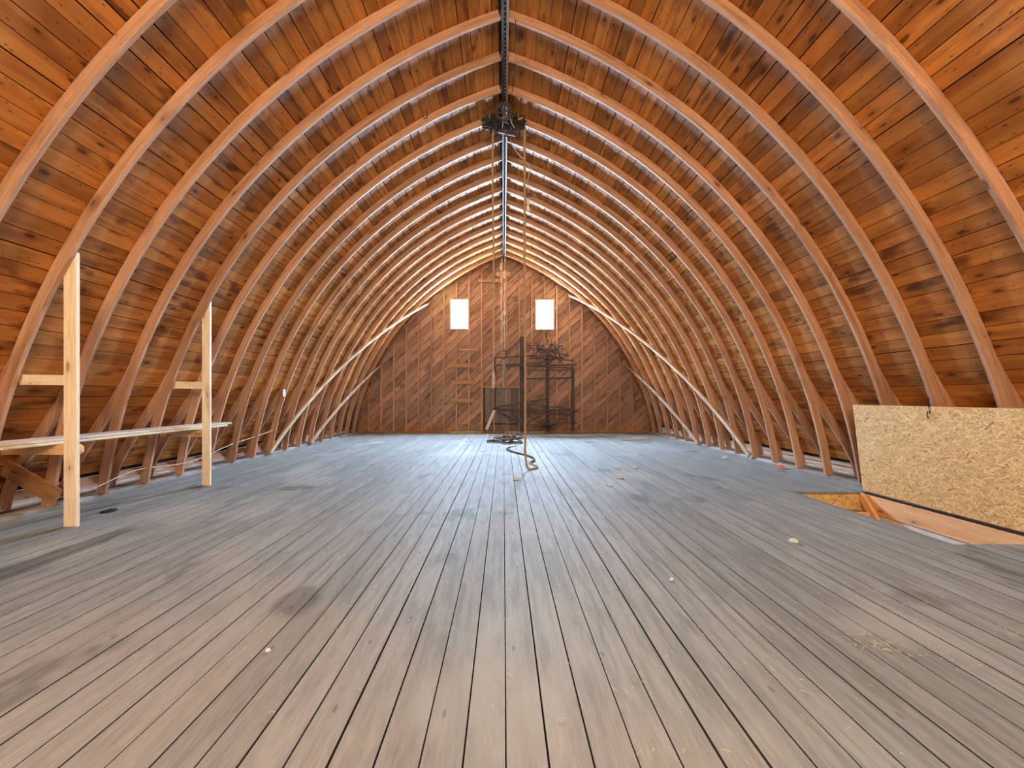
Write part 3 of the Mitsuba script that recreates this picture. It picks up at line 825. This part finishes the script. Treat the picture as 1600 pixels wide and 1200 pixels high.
# ------------------------------------------------------------------ stair opening, hatch lid
t = thing('stairwell', 'stair opening in the floor lined with orange pine boards, stairs going down inside', 'stairwell')
put(t + '__side_board', board((HX1 - 0.02, HY0 - 0.6, -0.12), (HX1 - 0.02, HY1 - 0.02, -0.12), (0, 0, 1), 0.195, 0.038, 0.003), 'mat_well_pine')
put(t + '__lower_board', board((HX1 - 0.012, HY0 - 0.6, -0.37), (HX1 - 0.012, HY1, -0.37), (0, 0, 1), 0.29, 0.03, 0.003), 'mat_white_plank')
put(t + '__end_panel', board((HX0, HY1 - 0.01, -0.15), (HX1 - 0.04, HY1 - 0.01, -0.15), (0, 0, 1), 0.24, 0.018, 0.0), 'mat_osb')
put(t + '__end_joist', board((HX0, HY1 - 0.20, -0.25), (HX1 - 0.11, HY1 - 0.20, -0.25), (0, 0, 1), 0.11, 0.038, 0.003), 'mat_well_pine')
put(t + '__ledge', board((HX0, HY1 - 0.10, -0.215), (HX1 - 0.11, HY1 - 0.10, -0.215), (0, 1, 0), 0.16, 0.02, 0.002), 'mat_grey_board')
put(t + '__near_board', board((HX0, HY0 + 0.02, -0.15), (HX1, HY0 + 0.02, -0.15), (0, 0, 1), 0.24, 0.038, 0.003), 'mat_well_pine')
put(t + '__floor_side_board', board((HX0 + 0.02, HY0, -0.15), (HX0 + 0.02, HY1, -0.15), (0, 0, 1), 0.24, 0.038, 0.003), 'mat_well_pine')
put(t + '__stringer', board((HX1 - 0.065, HY1 - 0.03, -0.03), (HX1 - 0.065, HY1 - 1.9, -2.1), (0, 0, 1), 0.085, 0.038, 0.003), 'mat_well_pine')
put(t + '__stringer', board((HX0 + 0.085, HY1 - 0.30, -0.35), (HX0 + 0.085, HY1 - 1.9, -2.3), (0, 0, 1), 0.16, 0.038, 0.003), 'mat_well_pine')
for k in range(1, 8):
    put(t + '__tread', board((HX0 + 0.11, HY1 - 0.30 - 0.2 * k, -0.36 - 0.245 * k), (HX1 - 0.10, HY1 - 0.30 - 0.2 * k, -0.36 - 0.245 * k), (0, 1, 0), 0.20, 0.036, 0.003), 'mat_old_plank')
structure('wall_lower', 'walls of a closed box under the stairs, added to keep sky light out')
lx0, lx1, ly0, ly1, lz = 2.2, 4.6, 2.2, 6.2, -2.42  # closed box put below the opening so no sky light leaks in
put('wall_lower', join(cbox((lx1 - lx0, 0.1, 2.4), ((lx0 + lx1) / 2, ly0, lz / 2 - 0.03), 0), cbox((lx1 - lx0, 0.1, 2.4), ((lx0 + lx1) / 2, ly1, lz / 2 - 0.03), 0),
                       cbox((0.1, ly1 - ly0, 2.4), (lx0, (ly0 + ly1) / 2, lz / 2 - 0.03), 0), cbox((0.1, ly1 - ly0, 2.4), (lx1 + 0.05, (ly0 + ly1) / 2, lz / 2 - 0.03), 0)), 'mat_osb')
structure('floor_lower', 'floor of the closed box under the stairs, added to keep sky light out')
put('floor_lower', cbox((lx1 - lx0 + 0.2, ly1 - ly0 + 0.2, 0.1), ((lx0 + lx1) / 2, (ly0 + ly1) / 2, lz - 0.05), 0), 'mat_grey_board')

t = thing('hatch_lid', 'large chipboard hatch lid standing open beside the stair opening', 'hatch')
b0, b1 = np.array((4.305, 0, 0.012)), np.array((4.185, 0, 1.035))
yl0, yl1 = 2.95, 5.40
mid = (b0 + b1) / 2
v, f, uv = board(mid + (0, yl0, 0), mid + (0, yl1, 0), b1 - b0, np.linalg.norm(b1 - b0), 0.018, 0.0)
put(t + '__panel', (v, f, uv), 'mat_osb')
yh = 4.43
hk = np.array((4.185, yh, 1.035))
put(t + '__hook', tube(spline([hk + (-0.014, 0, -0.045), hk + (-0.016, 0.012, -0.08), hk + (-0.014, 0.006, -0.11), hk + (-0.012, -0.008, -0.10)], 20), 0.004, 6), 'mat_iron', smooth=True)
for i in range(6):
    a = np.linspace(0, 2 * math.pi, 13)
    cc = hk + (-0.012 + 0.004 * i * (i > 2), 0.003 * (i % 2), 0.075 - 0.026 * i)
    w = (0.012 if i % 2 else 0.004, 0.004 if i % 2 else 0.012)
    put(t + '__hook__chain_link', tube(np.stack([cc[0] - 0.006 + 0.6 * w[0] * np.cos(a), cc[1] + w[1] * np.cos(a), cc[2] + 0.018 * np.sin(a)], 1), 0.0035, 6), 'mat_iron', smooth=True)
put(t + '__hinge_strip', board((4.29, yl0, 0.003), (4.29, yl1, 0.003), (1, 0, 0), 0.016, 0.006, 0.001), 'mat_rust_iron')

# ------------------------------------------------------------------ wall ladder, dark frame and hangings at the far gable
t = thing('wall_ladder', 'ladder of short boards nailed across two studs under the left gable window', 'ladder')
for (xa, xb, y) in ((705.5, 743, 571), (705, 743, 597), (704, 741, 626)):
    a, b = px(xa, y, FAR_Y - 0.08), px(xb, y, FAR_Y - 0.08)
    put(t + '__rung', board(a, b, (0, 0, 1), 0.125, 0.022, 0.003), 'mat_old_plank')

DF = 13.75
t = thing('iron_rack', 'blackened timber and iron rack of poles and rails standing before the far gable', 'rack')
D = lambda x, y, k=0.0: px(x, y, DF + k)
for (x, ya, yb, w) in ((815.5, 526, 674.5, 0.135), (855.5, 552, 674.5, 0.095), (895, 577, 674, 0.095), (773.5, 560, 640, 0.06)):
    put(t + '__post', board(D(x, yb), D(x, ya), (1, 0, 0), w, 0.07, 0.006), 'mat_rust_iron')
for (x0, y0, x1, y1, w) in ((772, 559, 858, 554, .035), (820, 556, 896, 563.5, .035), (772, 571.5, 858, 565, .05), (790, 572, 901, 570, .05), (830, 572, 897, 575.5, .04), (815, 579, 898, 578, .03), (815, 591.5, 896, 590, .06),
                            (771, 637, 857, 622.5, .05), (771, 639.5, 903, 642, .06), (776, 643, 880, 634, .035), (820, 631, 890, 638, .03), (822, 645, 898, 648, .055), (780, 640, 860, 641, .05), (846, 633, 893, 640, .03),
                            (820, 664.5, 900, 660, .045), (824, 671, 870, 672, .03), (850, 655, 895, 654, .025)):
    put(t + '__rail', board(D(x0, y0, -0.08 + random.uniform(-.05, .03)), D(x1, y1, -0.08 + random.uniform(-.05, .03)), (0, 0, 1), w, 0.04, 0.005), 'mat_rust_iron')
for (x0, y0, x1, y1) in ((815, 527, 790, 549), (816, 527, 836, 549), (812, 533, 786, 556), (855, 553, 880, 562), (866, 540, 879, 561), (850, 538, 838, 552), (778, 644, 812, 659), (786, 646, 818, 662), (800, 645, 822, 664), (835, 646, 852, 662), (866, 662, 893, 644), (878, 670, 903, 668), (822, 660, 850, 647), (815, 640, 855, 668)):
    put(t + '__rod', tube([D(x0, y0, -0.02), D((x0 + x1) / 2, (y0 + y1) / 2 + 0.8, -0.02), D(x1, y1, -0.02)], 0.016, 6), 'mat_rust_iron', smooth=True)
cl = []
r3 = np.random.default_rng(11)
for i in range(26):
    c = D(857, 667) + r3.normal(0, 1, 3) * (0.10, 0.05, 0.07)
    d = r3.normal(0, 1, 3) * (0.10, 0.04, 0.05)
    c[2] = max(c[2], 0.1); 
    cl.append(tube(spline([c - d, c + r3.normal(0, .03, 3), c + d], 8), 0.011, 5))
put(t + '__wire_tangle', join(*cl), 'mat_iron')
cl = []
for i in range(80):
    a = D(r3.uniform(838, 880), r3.uniform(536, 563), -0.03)
    b = a + r3.normal(0, 1, 3) * (0.16, 0.03, 0.12)
    cl.append(tube([a, (a + b) / 2 + r3.normal(0, .02, 3), b], 0.012, 5))
put(t + '__netting', join(*cl), 'mat_iron')

# two strings of wooden toggles from the end of the track
for i, (x, ys, lb) in enumerate(((784, (416, 436, 457, 478, 497, 515, 533), 'string of pale wooden toggles hanging from the track end, nearer the frayed rope'), (788.5, (429, 447, 474, 488, 505, 523, 541), 'string of pale wooden toggles hanging from the track end, farther from the frayed rope'))):
    t = thing('toggle_string', lb, 'hanging string', 'toggle strings at the end of the track')
    d = 13.6
    put(t + '__cord', tube(droop(px(x + 0.5, 402, d), px(x, 556, d), 50, 0.012, 20 + i), 0.016, 6), 'mat_rope', smooth=True)
    for k, y in enumerate(ys):
        c = px(x - 0.4, y, d - 0.03)
        h = 0.20 if k < 3 else 0.12
        put(t + '__toggle', board(c + (0, 0, h / 2), c - (0, 0, h / 2), (1, 0, 0), 0.075 - 0.005 * k, 0.04, 0.012), 'mat_brace' if k < 4 else 'mat_rope')
t = thing('hanging_pole', 'weathered timber pole hanging under the toggle strings', 'pole')
put(t + '__pole', board(px(787.5, 556, 13.42), px(787, 606, 13.42), (1, 0, 0), 0.075, 0.05, 0.008), 'mat_grey_board')
put(t + '__hook', tube(spline([px(787, 548, 13.4), px(792, 552, 13.36), px(790, 558, 13.36), px(784, 560, 13.36)], 24), 0.02, 6), 'mat_rust_iron', smooth=True)
tag(put('white_plank', board(px(760, 671.5, 13.95) , px(773, 640, 14.18), (1, 0, 0.3), 0.095, 0.02, 0.003), 'mat_white_plank'), 'short white plank leaning on the low door of the far gable', 'plank')
tag(put('scrap_plank', board(on_floor(970, 688) + (0, 0, 0.012), on_floor(1023, 687.5) + (0, 0, 0.012), (0, 1, 0), 0.09, 0.02, 0.003), 'mat_brace'), 'thin loose plank lying on the floor near the far right corner', 'plank')

# ------------------------------------------------------------------ small litter on the floor
def tuft(c, size, seed, mat, flat=0.55):
    m = trimesh.creation.icosphere(3, 1.0)
    import meshkit
    v = np.array(m.vertices)
    d = meshkit.fbm(v * 2.3 + seed, 4, seed)
    v = v * (0.55 + 0.9 * d)[:, None] * np.asarray(size)
    v[:, 2] = np.maximum(v[:, 2], -0.3 * size[2])
    v[:, 2] -= v[:, 2].min()
    m = trimesh.Trimesh(v + np.asarray(c), m.faces, process=False)
    return m


for (x, y, s, lb) in ((1240, 847, 0.030, 'white fluff ball on the floor by the stair opening'), (419, 1017, 0.011, 'tiny white fluff on the brown worn boards near the bottom of the photo'),
                      (967, 747, 0.055, 'white fluff clump on the far floor, right of the haul rope'), (951, 759, 0.035, 'smaller white fluff clump nearer than the clump right of the haul rope'),
                      (964, 733, 0.05, 'flat white fluff clump farthest right of the haul rope'), (994, 732, 0.035, 'small white fluff clump beside the farthest one'),
                      (806, 750, 0.04, 'white fluff clump on the floor in front of the rope coil'), (1134, 717, 0.05, 'white fluff clump by the foot of the right long brace'), (1049, 906, 0.012, 'tiny white fluff speck in the middle of the grey boards')):
    tag(put('fluff_clump', tuft(on_floor(x, y), (s, s, s * 0.75), int(x), None), 'mat_fluff', smooth=True), lb, 'fluff', 'white fluff on the floor')
tag(put('pink_scrap', tuft(on_floor(1219, 732), (0.07, 0.05, 0.05), 4, None), 'mat_pink', smooth=True), 'crumpled pink scrap on the floor by the right sill', 'scrap')
tag(put('dark_rag', tuft(on_floor(171, 799), (0.05, 0.08, 0.016), 8, None), 'mat_cloth', smooth=True), 'small black rag on the floor beside the nearer shelf post', 'rag')
q = px(444, 614, on_vault(444, 614, R - 0.004)[1])
tag(put('paper_tag', board(q + (0.004, -0.004, -0.07), q + (0.004, -0.004, 0.07), (0.2, 1, 0), 0.07, 0.002, 0.0), 'mat_paper'), 'small white paper tag on a left rib above the foot of the long brace', 'tag')
st = []
for (x, y, n, s) in ((1370, 1005, 40, 0.06), (1595, 995, 20, 0.05), (1365, 925, 14, 0.05), (980, 1075, 10, 0.05), (1480, 1030, 10, 0.06), (880, 905, 8, 0.04), (300, 900, 10, 0.2), (700, 1000, 10, 0.3), (1200, 1000, 26, 0.5), (900, 1100, 16, 0.4), (560, 940, 14, 0.4), (1450, 940, 20, 0.4)):
    c = on_floor(x, y)
    for _ in range(n):
        a = c + (rng.normal(0, s), rng.normal(0, s), 0.003)
        an, L = rng.uniform(0, 6.28), rng.uniform(0.008, 0.03)
        st.append(tube([a, a + (L * math.cos(an) / 2, L * math.sin(an) / 2, 0.002), a + (L * math.cos(an), L * math.sin(an), 0)], 0.0012, 4))
labels['straw_litter'] = {'kind': 'stuff', 'label': 'bits of straw scattered on the floor', 'category': 'straw'}
put('straw_litter', join(*st), 'mat_straw')
